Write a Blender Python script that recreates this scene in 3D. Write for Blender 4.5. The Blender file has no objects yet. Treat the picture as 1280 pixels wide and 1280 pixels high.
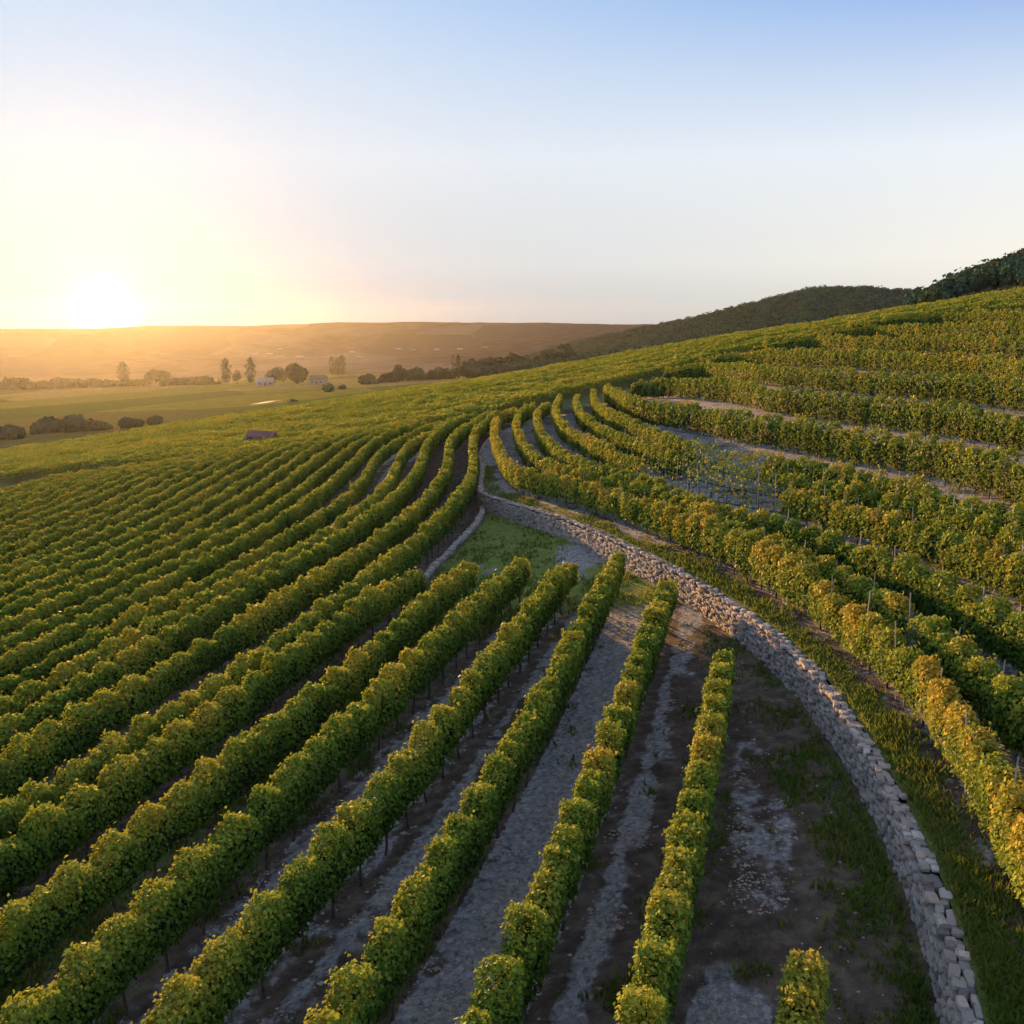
import bpy, math, random
import numpy as np

# ------------------------------------------------------------------ camera, sky, sun
S = bpy.context.scene
COL = S.collection
FPX, YH = 1204.0, 418.0
PIT = math.atan((640 - YH) / FPX)
cam = bpy.data.cameras.new('camera'); co = bpy.data.objects.new('camera', cam); COL.objects.link(co)
cam.sensor_width = 36; cam.lens = 36 * FPX / 1280; cam.clip_start = .1; cam.clip_end = 40000
co.location = (0, 0, 0); co.rotation_euler = (math.pi / 2 - PIT, 0, 0)
S.camera = co
SUN_AZ = math.radians(-23.0)          # from +Y, negative = left
SUN_EL = math.radians(4.0)
SUN_DIR = (math.sin(SUN_AZ) * math.cos(SUN_EL), math.cos(SUN_AZ) * math.cos(SUN_EL), math.sin(SUN_EL))
VIS_EL = math.radians(1.40)

w = bpy.data.worlds.new('World'); S.world = w; w.use_nodes = True
nt = w.node_tree; N = nt.nodes; L = nt.links
bg = N['Background']
def nd(tree, t, **k):
    n = tree.nodes.new(t)
    for a, b in k.items(): setattr(n, a, b)
    return n
def mth(tree, op, a, b=None, c=None, clamp=False):
    n = nd(tree, 'ShaderNodeMath', operation=op); n.use_clamp = clamp
    for i, v in enumerate((a, b, c)):
        if v is None: continue
        if isinstance(v, (int, float)): n.inputs[i].default_value = v
        else: tree.links.new(v, n.inputs[i])
    return n.outputs[0]
def ramp(tree, src, stops, interp='LINEAR'):
    r = nd(tree, 'ShaderNodeValToRGB'); r.color_ramp.interpolation = interp
    e = r.color_ramp.elements
    while len(e) < len(stops): e.new(.5)
    for i, (p, c) in enumerate(stops):
        e[i].position = p; e[i].color = (*c, 1)
    tree.links.new(src, r.inputs[0]); return r.outputs[0]
def mixc(tree, f, a, b, mode='MIX'):
    n = nd(tree, 'ShaderNodeMix', data_type='RGBA', blend_type=mode)
    for i, v in ((0, f), (6, a), (7, b)):
        if isinstance(v, (int, float)): n.inputs[i].default_value = v
        elif isinstance(v, tuple): n.inputs[i].default_value = (*v, 1)
        else: tree.links.new(v, n.inputs[i])
    return n.outputs[2]
sky = nd(nt, 'ShaderNodeTexSky', sky_type='NISHITA')
sky.sun_disc = False; sky.sun_elevation = math.radians(4); sky.sun_rotation = SUN_AZ
sky.air_density = 1.0; sky.dust_density = 1.5; sky.ozone_density = 1.2; sky.altitude = 150
tc = nd(nt, 'ShaderNodeTexCoord')
sep = nd(nt, 'ShaderNodeSeparateXYZ'); L.new(tc.outputs['Generated'], sep.inputs[0])
el = mth(nt, 'MULTIPLY', mth(nt, 'ARCSINE', sep.outputs[2]), 180 / math.pi)
elr = mth(nt, 'DIVIDE', el, 60.0, clamp=True)
dot = nd(nt, 'ShaderNodeVectorMath', operation='DOT_PRODUCT'); L.new(tc.outputs['Generated'], dot.inputs[0])
VIS_AZ = math.radians(-22.5)
dot.inputs[1].default_value = (math.sin(VIS_AZ) * math.cos(VIS_EL), math.cos(VIS_AZ) * math.cos(VIS_EL), math.sin(VIS_EL))
ang = mth(nt, 'MULTIPLY', mth(nt, 'ARCCOSINE', mth(nt, 'MINIMUM', dot.outputs['Value'], .9999999)), 180 / math.pi)
# clear evening sky: cream at the horizon, pale blue above, deeper blue away from the sun
base_near = ramp(nt, elr, [(0.0, (.20, .34, .44)), (.03, (.28, .42, .56)), (.065, (.50, .60, .70)), (.16, (.70, .78, .88)), (.29, (.54, .71, .93)), (.45, (.52, .66, .88)), (1.0, (.50, .58, .76))])
base_far = ramp(nt, elr, [(0.0, (.78, .72, .60)), (.03, (.90, .86, .75)), (.065, (1.0, .95, .84)), (.16, (.86, .91, .97)), (.29, (.23, .43, .83)), (.45, (.28, .44, .76)), (1.0, (.36, .44, .62))])  # in both ramps the unseen upper stops are raised for extra fill
fa = mth(nt, 'DIVIDE', mth(nt, 'SUBTRACT', ang, 14.0), 40.0, clamp=True)
grad = mixc(nt, fa, base_near, base_far)
# soft streaks of thin cirrus low over the horizon
mp = nd(nt, 'ShaderNodeMapping'); mp.inputs['Scale'].default_value = (2.2, 2.2, 60); L.new(tc.outputs['Generated'], mp.inputs[0])
nz = nd(nt, 'ShaderNodeTexNoise'); nz.inputs['Scale'].default_value = 2.2; nz.inputs['Detail'].default_value = 4; L.new(mp.outputs[0], nz.inputs[0])
st = mth(nt, 'MULTIPLY', mth(nt, 'SUBTRACT', nz.outputs[0], .56, clamp=True), 1.4)
band = mth(nt, 'SUBTRACT', 1.0, mth(nt, 'DIVIDE', mth(nt, 'ABSOLUTE', mth(nt, 'SUBTRACT', el, 2.0)), 2.2), clamp=True)
grad = mixc(nt, mth(nt, 'MULTIPLY', st, band, clamp=True), grad, (.72, .52, .42))
g1 = mth(nt, 'MULTIPLY', mth(nt, 'EXPONENT', mth(nt, 'MULTIPLY', mth(nt, 'POWER', mth(nt, 'DIVIDE', ang, .86), 2.0), -1.0)), 6.0)
g2 = mth(nt, 'MULTIPLY', mth(nt, 'EXPONENT', mth(nt, 'DIVIDE', ang, -1.7)), .35)
glow = mixc(nt, 1.0, (1, .93, .78), nd(nt, 'ShaderNodeCombineXYZ').outputs[0], 'MULTIPLY')
cb = nt.nodes[-1] if False else None
cx = [n for n in nt.nodes if n.bl_idname == 'ShaderNodeCombineXYZ'][0]
gs = mth(nt, 'ADD', g1, g2)
for i in range(3): L.new(gs, cx.inputs[i])
tot = mixc(nt, 1.0, grad, glow, 'ADD')
# the physical sky carries part of the colour
NSK = .02
nsky = mixc(nt, 1.0, sky.outputs[0], (NSK, NSK, NSK), 'MULTIPLY')
tot2 = mixc(nt, 1.0, mixc(nt, 1.0, tot, (3.48, 3.48, 3.48), 'MULTIPLY'), nsky, 'ADD')
L.new(tot2, bg.inputs[0]); bg.inputs[1].default_value = .10

sl = bpy.data.lights.new('sun', 'SUN'); so = bpy.data.objects.new('sun', sl); COL.objects.link(so)
sl.energy = 5.0; sl.angle = math.radians(.6); sl.color = (1, .53, .17)
from mathutils import Vector, Matrix
so.rotation_euler = Vector(SUN_DIR).to_track_quat('Z', 'Y').to_euler()
S.view_settings.view_transform = 'Standard'; S.view_settings.look = 'None'; S.view_settings.gamma = 1
S.view_settings.exposure = 1.5
S.cycles.use_denoising = True
S.cycles.max_bounces = 6; S.cycles.diffuse_bounces = 3; S.cycles.transmission_bounces = 4
S.cycles.volume_bounces = 0; S.cycles.sample_clamp_indirect = 6
RS = np.random.RandomState(7); random.seed(7)

# ------------------------------------------------------------------ lie of the land
def ray(px, py):
    px = np.asarray(px, float); py = np.asarray(py, float)
    xc = (px - 640) / FPX; yc = -(py - 640) / FPX
    return np.stack([xc, math.cos(PIT) + yc * math.sin(PIT), -math.sin(PIT) + yc * math.cos(PIT)], -1)
_n = np.cross(ray(985, 340), ray(0, 486)); _n /= _n[2]
PA, PB, PC = -_n[0], -_n[1], -10.0
def plane(x, y): return PA * x + PB * y + PC
def ss(a, b, x):
    t = np.clip((x - a) / (b - a), 0, 1); return t * t * (3 - 2 * t)
WALL = np.array([(2.0, -1), (3.6, 4), (4.8, 7.5), (5.55, 10.1), (6.15, 12.3), (6.65, 15.1), (6.98, 18.8), (7.0, 22.4), (6.6, 26.0), (5.75, 30.2),
                 (4.6, 34.5), (3.3, 38.8), (2.1, 42.1), (-.1, 47.2), (-1.25, 49.9), (-1.6, 51.2), (-1.75, 53.5), (-1.75, 57), (-1.9, 62), (-2.1, 67), (-1.8, 73.5), (-1.0, 79), (.5, 84), (3, 90), (7, 98), (12, 106)])
def resample(P, step):
    P = np.asarray(P, float); d = np.r_[0, np.cumsum(np.linalg.norm(np.diff(P, axis=0), axis=1))]
    # Catmull-Rom through the points
    n = len(P); out = []
    for i in range(n - 1):
        p0 = P[max(i - 1, 0)]; p1 = P[i]; p2 = P[i + 1]; p3 = P[min(i + 2, n - 1)]
        k = max(2, int((d[i + 1] - d[i]) / step * 2))
        t = np.linspace(0, 1, k, endpoint=False)[:, None]
        out.append(.5 * (2 * p1 + (p2 - p0) * t + (2 * p0 - 5 * p1 + 4 * p2 - p3) * t ** 2 + (3 * p1 - p0 - 3 * p2 + p3) * t ** 3))
    out.append(P[-1:]); Q = np.concatenate(out)
    d = np.r_[0, np.cumsum(np.linalg.norm(np.diff(Q, axis=0), axis=1))]
    s = np.linspace(0, d[-1], max(2, int(d[-1] / step) + 1))
    return np.stack([np.interp(s, d, Q[:, j]) for j in range(Q.shape[1])], -1)
WQ = resample(WALL, .1)
WR, WAZ = np.hypot(WQ[:, 0], WQ[:, 1]), np.arctan2(WQ[:, 0], WQ[:, 1])
_k = WQ[:, 1] > 3
_o = np.argsort(WR[_k]); WRs, WAs = WR[_k][_o], WAZ[_k][_o]
def wall_az(r): return np.interp(r, WRs, WAs)
def wall_x(y): return np.interp(y, WQ[:, 1], WQ[:, 0])

# far land as elevation seen over azimuth and range (picture rows at YH horizon -> real heights)
RNG = [180, 230, 300, 400, 500, 600, 750, 900, 1000, 1120, 1320, 1580, 1900, 2250]
TAB = {
 -300: [556, 538, 523, 508, 499, 494, 487, 482, 477, 472, 460, 440, 411, 416],
 0:    [553, 536, 521, 506, 498, 492, 486, 481, 477, 472, 460, 440, 411, 416],
 130:  [540, 527, 513, 500, 490, 486, 482, 478, 475, 472, 460, 440, 411, 416],
 250:  [524, 515, 505, 495, 486, 481, 478, 476, 474, 471, 458, 438, 408, 415],
 400:  [508, 501, 494, 486, 479, 475, 472, 470, 469, 467, 455, 436, 405, 415],
 500:  [494, 490, 485, 480, 475, 472, 471, 470, 468, 465, 452, 432, 404, 414],
 620:  [480, 478, 476, 473, 471, 469, 468, 467, 465, 461, 446, 425, 404, 414],
 700:  [466, 466, 466, 466, 465, 462, 456, 450, 440, 446, 442, 424, 405, 414],
 800:  [448, 450, 452, 454, 452, 448, 438, 426, 416, 424, 436, 420, 407, 414],
 880:  [438, 441, 444, 447, 443, 435, 420, 403, 402, 412, 430, 420, 409, 414],
 950:  [428, 431, 435, 438, 433, 424, 403, 384, 388, 400, 425, 420, 410, 414],
 1000: [422, 425, 429, 432, 427, 416, 393, 371, 376, 392, 420, 420, 410, 414],
 1060: [412, 415, 419, 422, 417, 404, 383, 368, 374, 390, 415, 418, 410, 414],
 1140: [397, 396, 396, 398, 398, 394, 382, 372, 378, 392, 415, 418, 410, 414],
 1180: [390, 381, 374, 374, 380, 384, 380, 374, 380, 392, 415, 418, 410, 414],
 1280: [374, 356, 338, 331, 340, 350, 360, 370, 380, 392, 415, 418, 410, 414],
 1400: [362, 334, 308, 298, 306, 320, 340, 360, 380, 392, 415, 418, 410, 414],
 1700: [340, 310, 280, 270, 280, 300, 330, 360, 380, 392, 415, 418, 410, 414],
}
_cols = sorted(TAB); _az = np.array([math.atan2(*ray(c, 450)[:2]) for c in _cols])
GA = np.linspace(-1.9, 1.9, 420); GR = np.linspace(math.log(180), math.log(2250), 160)
T0 = np.array([TAB[c] for c in _cols], float)
def catmull(xs, ys, q):
    m = np.gradient(ys, xs); i = np.clip(np.searchsorted(xs, q) - 1, 0, len(xs) - 2)
    hh = xs[i + 1] - xs[i]; t = np.clip((q - xs[i]) / hh, 0, 1)
    return (2*t**3-3*t**2+1)*ys[i] + (t**3-2*t**2+t)*hh*m[i] + (-2*t**3+3*t**2)*ys[i+1] + (t**3-t**2)*hh*m[i+1]
T1 = np.array([catmull(np.log(RNG), r, GR) for r in T0])
T2 = np.array([catmull(_az, T1[:, j], np.clip(GA, _az[0], _az[-1])) for j in range(len(GR))]).T
def elev_tan(py, az):
    # tan(elevation) of picture row py on azimuth az (square pixels, pitched camera)
    yc = -(py - 640) / FPX
    fwd = math.cos(PIT) + yc * math.sin(PIT); zz = -math.sin(PIT) + yc * math.cos(PIT)
    return zz * np.cos(np.clip(az, -.75, .75)) / fwd
ZT = elev_tan(T2, GA[:, None]) * np.exp(GR)[None]
def table(az, lr):
    u = np.clip((az - GA[0]) / (GA[1] - GA[0]), 0, len(GA) - 1.001); v = np.clip((lr - GR[0]) / (GR[1] - GR[0]), 0, len(GR) - 1.001)
    i = u.astype(int); j = v.astype(int); a = u - i; b = v - j
    return (ZT[i, j]*(1-a)*(1-b) + ZT[i+1, j]*a*(1-b) + ZT[i, j+1]*(1-a)*b + ZT[i+1, j+1]*a*b)
def vnoise(x, y, seed=0):
    xi = np.floor(x).astype(np.int64); yi = np.floor(y).astype(np.int64); fx = x - xi; fy = y - yi
    fx = fx*fx*(3-2*fx); fy = fy*fy*(3-2*fy)
    def h(a, b):
        v = (a * 374761393 + b * 668265263 + seed * 144269504) & 0x7fffffff
        v = ((v ^ (v >> 13)) * 1274126177) & 0x7fffffff
        return ((v ^ (v >> 16)) & 0xffff) / 65535.0
    return (h(xi, yi)*(1-fx) + h(xi+1, yi)*fx)*(1-fy) + (h(xi, yi+1)*(1-fx) + h(xi+1, yi+1)*fx)*fy
def fbm(x, y, seed=0, o=4):
    v = 0; a = .5
    for k in range(o): v = v + a * vnoise(x * 2**k, y * 2**k, seed + k); a *= .5
    return v / (1 - .5**o)
def step_h(x, y):
    r = np.hypot(x, y)
    hw = (.78 - .10 * (1 - ss(12, 22, r))) * (1 - ss(66, 100, r))
    wi = ss(0, 26, x - wall_x(y))
    return hw * (1 - wi) + 1.1 * wi
def blend_far(x, y, near):
    r = np.hypot(x, y); az = np.arctan2(x, y)
    far = table(az, np.log(np.maximum(r, 180)))
    far = far + (fbm(x / 90, y / 90, 3) - .5) * 5 * ss(250, 900, r) + (fbm(x / 170, y / 170, 9) - .5) * 8 * ss(1000, 1700, r)
    t = ss(128, 190, r)
    return near * (1 - t) + far * t
def ground_lo(x, y):
    r = np.hypot(x, y)
    g = step_h(x, y) * ss(-.5, 1.5, x - wall_x(y)) * ss(96, 112, r)
    return blend_far(x, y, plane(x, y) + g + (fbm(x / 3, y / 3, 5) - .5) * .10 * (1 - ss(60, 100, r)))
def ground_up(x, y):
    return blend_far(x, y, plane(x, y) + step_h(x, y))
def is_up(x, y):
    r = np.hypot(x, y); return np.arctan2(x, y) > wall_az(r)
def ground(x, y):
    x = np.asarray(x, float); y = np.asarray(y, float)
    return np.where(is_up(x, y), ground_up(x, y), ground_lo(x, y))
def hit(px, py, h=0.0, fn=ground, t0=6.0, t1=3000.0):
    """where the sight line through a photo point meets the land raised by h"""
    r = ray(np.asarray(px, float), np.asarray(py, float)).reshape(-1, 3)
    ts = np.exp(np.linspace(math.log(t0), math.log(t1), 900))
    P = r[:, None] * ts[None, :, None]
    d = P[..., 2] - fn(P[..., 0], P[..., 1]) - h
    k = np.argmax(d < 0, axis=1); k = np.where((d < 0).any(1), np.maximum(k, 1), len(ts) - 1)
    a = np.arange(len(r)); d0 = d[a, k - 1]; d1 = d[a, k]
    t = ts[k - 1] + (ts[k] - ts[k - 1]) * np.clip(d0 / np.where(d0 - d1 == 0, 1, d0 - d1), 0, 1)
    return r * t[:, None]

# ------------------------------------------------------------------ object helpers
def tag(o, label=None, cat=None, group=None, kind=None):
    if label: o['label'] = label
    if cat: o['category'] = cat
    if group: o['group'] = group
    if kind: o['kind'] = kind
    return o
def empty(name, loc, rz=0):
    o = bpy.data.objects.new(name, None); COL.objects.link(o); o.location = loc; o.rotation_euler = (0, 0, rz)
    o.empty_display_size = .3
    return o
def mesh_np(name, V, F, mat, parent=None, loc=(0, 0, 0), attrs=None, smooth=False, col=None, mats=None, midx=None):
    """V (n,3), F (m,k) equal-sized faces -> one mesh object"""
    V = np.ascontiguousarray(V, np.float32); F = np.ascontiguousarray(F, np.int32)
    me = bpy.data.meshes.new(name)
    k = F.shape[1]
    me.vertices.add(len(V)); me.vertices.foreach_set('co', V.ravel())
    me.loops.add(F.size); me.loops.foreach_set('vertex_index', F.ravel())
    me.polygons.add(len(F)); me.polygons.foreach_set('loop_start', np.arange(0, F.size, k, dtype=np.int32))
    me.polygons.foreach_set('use_smooth', np.full(len(F), smooth, bool))
    for m in (mats or [mat]): me.materials.append(m)
    if midx is not None: me.polygons.foreach_set('material_index', np.ascontiguousarray(midx, np.int32))
    for an, av in (attrs or {}).items():
        a = me.attributes.new(an, 'FLOAT', 'POINT'); a.data.foreach_set('value', np.ascontiguousarray(av, np.float32))
    me.update(calc_edges=True)
    o = bpy.data.objects.new(name, me); COL.objects.link(o); o.location = loc
    if parent: o.parent = parent
    return o
def copy_obj(o, parent=None, loc=None):
    c = o.copy(); COL.objects.link(c)
    if parent is not None: c.parent = parent
    if loc is not None: c.location = loc
    return c

# ------------------------------------------------------------------ materials
def new_mat(name):
    m = bpy.data.materials.new(name); m.use_nodes = True
    t = m.node_tree; return m, t, t.nodes['Principled BSDF']
def attr(t, n):
    a = nd(t, 'ShaderNodeAttribute', attribute_name=n); return a.outputs['Fac']
def noise(t, sc, detail=3, vec=None, rough=.55):
    n = nd(t, 'ShaderNodeTexNoise'); n.inputs['Scale'].default_value = sc; n.inputs['Detail'].default_value = detail; n.inputs['Roughness'].default_value = rough
    if vec is None:
        g = nd(t, 'ShaderNodeNewGeometry'); vec = g.outputs['Position']
    t.links.new(vec, n.inputs['Vector']); return n.outputs['Fac']
def bump(t, b, h, strength, dist):
    n = nd(t, 'ShaderNodeBump'); n.inputs['Strength'].default_value = strength; n.inputs['Distance'].default_value = dist
    t.links.new(h, n.inputs['Height']); t.links.new(n.outputs[0], b.inputs['Normal'])
def leaf_mat(name, stops, trans=.25, tcol=(.36, .36, .04)):
    m, t, b = new_mat(name)
    c = ramp(t, attr(t, 'tint'), stops)
    t.links.new(c, b.inputs['Base Color']); b.inputs['Roughness'].default_value = .65
    b.inputs['Specular IOR Level'].default_value = .07
    tr = nd(t, 'ShaderNodeBsdfTranslucent'); t.links.new(mixc(t, .6, c, tcol), tr.inputs['Color'])
    mx = nd(t, 'ShaderNodeMixShader'); mx.inputs[0].default_value = trans
    t.links.new(b.outputs[0], mx.inputs[1]); t.links.new(tr.outputs[0], mx.inputs[2])
    t.links.new(mx.outputs[0], t.nodes['Material Output'].inputs['Surface'])
    return m
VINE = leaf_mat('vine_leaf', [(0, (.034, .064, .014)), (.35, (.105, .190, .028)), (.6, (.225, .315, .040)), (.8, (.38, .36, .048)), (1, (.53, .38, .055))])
TREE = leaf_mat('tree_leaf', [(0, (.022, .046, .026)), (.5, (.055, .118, .085)), (.8, (.09, .14, .06)), (1, (.20, .12, .06))], .08, (.06, .08, .02))
TREE.node_tree.nodes['Principled BSDF'].inputs['Roughness'].default_value = 1
TREE.node_tree.nodes['Principled BSDF'].inputs['Specular IOR Level'].default_value = 0
GRASSM = leaf_mat('grass_blade', [(0, (.07, .13, .018)), (.5, (.12, .19, .028)), (.8, (.22, .20, .05)), (1, (.34, .26, .12))], .35, (.20, .22, .04))
m, t, b = new_mat('light_block_core'); b.inputs['Base Color'].default_value = (.022, .036, .009, 1); b.inputs['Roughness'].default_value = .9; CORE = m
m, t, b = new_mat('bark'); BARK = m
t.links.new(ramp(t, noise(t, 14), [(.3, (.045, .032, .022)), (.7, (.13, .10, .075))]), b.inputs['Base Color']); b.inputs['Roughness'].default_value = .9
m, t, b = new_mat('weathered_stake'); STAKE = m
t.links.new(ramp(t, noise(t, 9), [(.3, (.22, .20, .18)), (.7, (.38, .36, .33))]), b.inputs['Base Color']); b.inputs['Roughness'].default_value = .8

m, t, b = new_mat('wall_stone'); STONE = m
sc_ = attr(t, 'tint')
c = ramp(t, sc_, [(0, (.11, .095, .085)), (.25, (.30, .265, .23)), (.5, (.46, .39, .33)), (.75, (.50, .36, .28)), (1, (.64, .60, .55))])
c = mixc(t, mth(t, 'MULTIPLY', noise(t, 22, 4), .7), c, (.24, .215, .19))
t.links.new(c, b.inputs['Base Color']); b.inputs['Roughness'].default_value = .9
bump(t, b, noise(t, 30, 4), .6, .02)
m, t, b = new_mat('wall_mortar'); MORTAR = m
t.links.new(ramp(t, noise(t, 18), [(.3, (.04, .035, .03)), (.7, (.10, .085, .07))]), b.inputs['Base Color']); b.inputs['Roughness'].default_value = .95

# ground of the vineyards: gravel, soil and grass by place
def ground_mat():
    m, t, b = new_mat('vineyard_ground')
    n1 = noise(t, .9, 5); n2 = noise(t, 9, 4); n3 = noise(t, 3, 5); n4 = noise(t, 30, 3)
    vo = nd(t, 'ShaderNodeTexVoronoi'); vo.inputs['Scale'].default_value = 11
    g = nd(t, 'ShaderNodeNewGeometry'); t.links.new(g.outputs['Position'], vo.inputs['Vector'])
    grav = mixc(t, .55, ramp(t, n2, [(.25, (.15, .14, .133)), (.5, (.31, .295, .28)), (.75, (.50, .48, .46))]), ramp(t, vo.outputs['Color'], [(.1, (.09, .085, .08)), (.6, (.34, .325, .31)), (.95, (.60, .58, .55))]))
    soil = ramp(t, n3, [(.25, (.058, .042, .031)), (.5, (.13, .093, .067)), (.75, (.24, .185, .135))])
    gras = ramp(t, mth(t, 'MULTIPLY_ADD', n2, .5, mth(t, 'MULTIPLY', n1, .5)), [(.3, (.055, .08, .018)), (.45, (.095, .13, .026)), (.58, (.15, .14, .045)), (.72, (.22, .17, .09))])
    fg = mth(t, 'MULTIPLY', mth(t, 'SUBTRACT', mth(t, 'ADD', attr(t, 'gravel'), mth(t, 'MULTIPLY', mth(t, 'SUBTRACT', mth(t, 'MULTIPLY_ADD', n3, .6, mth(t, 'MULTIPLY', n1, .4)), .5), 1.9)), .38), 5.0, clamp=True)
    ff = mth(t, 'MULTIPLY', mth(t, 'SUBTRACT', mth(t, 'ADD', attr(t, 'grass'), mth(t, 'MULTIPLY', mth(t, 'SUBTRACT', mth(t, 'MULTIPLY_ADD', n3, .5, mth(t, 'MULTIPLY', n2, .5)), .5), 2.0)), .45), 4.0, clamp=True)
    c = mixc(t, ff, mixc(t, fg, soil, grav), gras)
    turf = ramp(t, mth(t, 'MULTIPLY_ADD', n3, .55, mth(t, 'MULTIPLY', n2, .45)), [(.32, (.085, .13, .022)), (.46, (.16, .21, .035)), (.56, (.22, .25, .055)), (.68, (.30, .27, .13))])  # turf brighter than other grass, its colour offsetting the shade on the triangle
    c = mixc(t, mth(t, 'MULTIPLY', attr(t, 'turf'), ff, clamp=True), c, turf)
    t.links.new(c, b.inputs['Base Color']); b.inputs['Roughness'].default_value = .95; b.inputs['Specular IOR Level'].default_value = .15
    bump(t, b, mth(t, 'ADD', mth(t, 'MULTIPLY', vo.outputs['Distance'], .6), mth(t, 'ADD', n2, n4)), .9, .06)
    return m
GROUND = ground_mat()
def field_mat():
    m, t, b = new_mat('valley_fields')
    g = nd(t, 'ShaderNodeNewGeometry'); mpn = nd(t, 'ShaderNodeMapping'); mpn.inputs['Scale'].default_value = (1, .45, 1); mpn.inputs['Rotation'].default_value = (0, 0, .5)
    t.links.new(g.outputs['Position'], mpn.inputs[0])
    vo = nd(t, 'ShaderNodeTexVoronoi'); vo.inputs['Scale'].default_value = 1 / 55; t.links.new(mpn.outputs[0], vo.inputs['Vector'])
    near = ramp(t, vo.outputs['Color'], [(0, (.12, .15, .03)), (.3, (.24, .22, .045)), (.5, (.17, .15, .05)), (.7, (.34, .25, .09)), (.9, (.20, .20, .04))], 'CONSTANT')
    near = mixc(t, ramp(t, noise(t, .30, 6, None, .7), [(.35, (0, 0, 0)), (.7, (.9, .9, .9))]), near, (.09, .095, .025))
    vo2 = nd(t, 'ShaderNodeTexVoronoi'); vo2.inputs['Scale'].default_value = 1 / 140; t.links.new(mpn.outputs[0], vo2.inputs['Vector'])
    farc = ramp(t, vo2.outputs['Color'], [(0, (.04, .045, .05)), (.35, (.075, .062, .065)), (.55, (.12, .095, .08)), (.75, (.05, .045, .04)), (.92, (.19, .15, .13))], 'CONSTANT')
    wood = ramp(t, noise(t, .05, 6), [(.40, (.035, .032, .030)), (.55, (.065, .055, .05))])
    farc = mixc(t, ramp(t, noise(t, .005, 4), [(.42, (0, 0, 0)), (.56, (1, 1, 1))]), farc, wood)
    c = mixc(t, attr(t, 'far'), near, farc)
    c = mixc(t, attr(t, 'wood'), c, (.05, .10, .075))
    c = mixc(t, mth(t, 'MULTIPLY', attr(t, 'scrub'), ramp(t, noise(t, .25, 5), [(.35, (.4, .4, .4)), (.6, (1, 1, 1))])), c, (.15, .085, .055))
    t.links.new(c, b.inputs['Base Color']); b.inputs['Roughness'].default_value = 1; b.inputs['Specular IOR Level'].default_value = 0
    return m
FIELD = field_mat()

# ------------------------------------------------------------------ where every vine row runs (photo points of the canopy tops -> the ground under them)
def trace(pts, h): 
    p = np.array(pts, float); return hit(p[:, 0], p[:, 1], h)[:, :2]
LO = {
 'E7': [(1012, 1180), (995, 1280)],
 'E6': [(907, 803), (880, 950), (802, 1272)], 'E5': [(835, 723), (752, 950), (640, 1200), (597, 1272)],
 'E4': [(775, 688), (655, 910), (475, 1172), (422, 1260)], 'E3': [(715, 698), (495, 967), (320, 1145)],
 'E2': [(655, 698), (300, 1025), (30, 1275)], 'E1': [(588, 700), (480, 795), (370, 887), (160, 1040), (0, 1165)],
 'E0': [(525, 707), (425, 772), (320, 850), (150, 967), (0, 1062)],
 'R1': [(626, 512), (597, 535), (591, 555), (592, 575), (590, 595), (575, 620), (555, 642), (530, 667), (500, 690), (465, 715), (400, 760), (320, 822), (0, 1020)],
 'R2': [(615, 512), (590, 530), (565, 546), (561, 565), (559, 585), (550, 600), (530, 625), (507, 645), (475, 672), (442, 692), (407, 716), (320, 767), (0, 955)],
 'R3': [(595, 515), (560, 532), (536, 550), (530, 567), (520, 592), (500, 615), (470, 640), (437, 662), (400, 686), (320, 729), (0, 912)],
 'R4': [(572, 521), (540, 540), (510, 557), (497, 577), (490, 597), (472, 620), (445, 640), (415, 662), (320, 714), (0, 880)],
 'R5': [(550, 525), (517, 540), (492, 552), (472, 567), (460, 587), (447, 607), (422, 625), (400, 642), (320, 690), (0, 850)],
 'R6': [(532, 525), (500, 535), (475, 545), (450, 567), (430, 587), (400, 612), (320, 665), (0, 822)],
}
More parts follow.
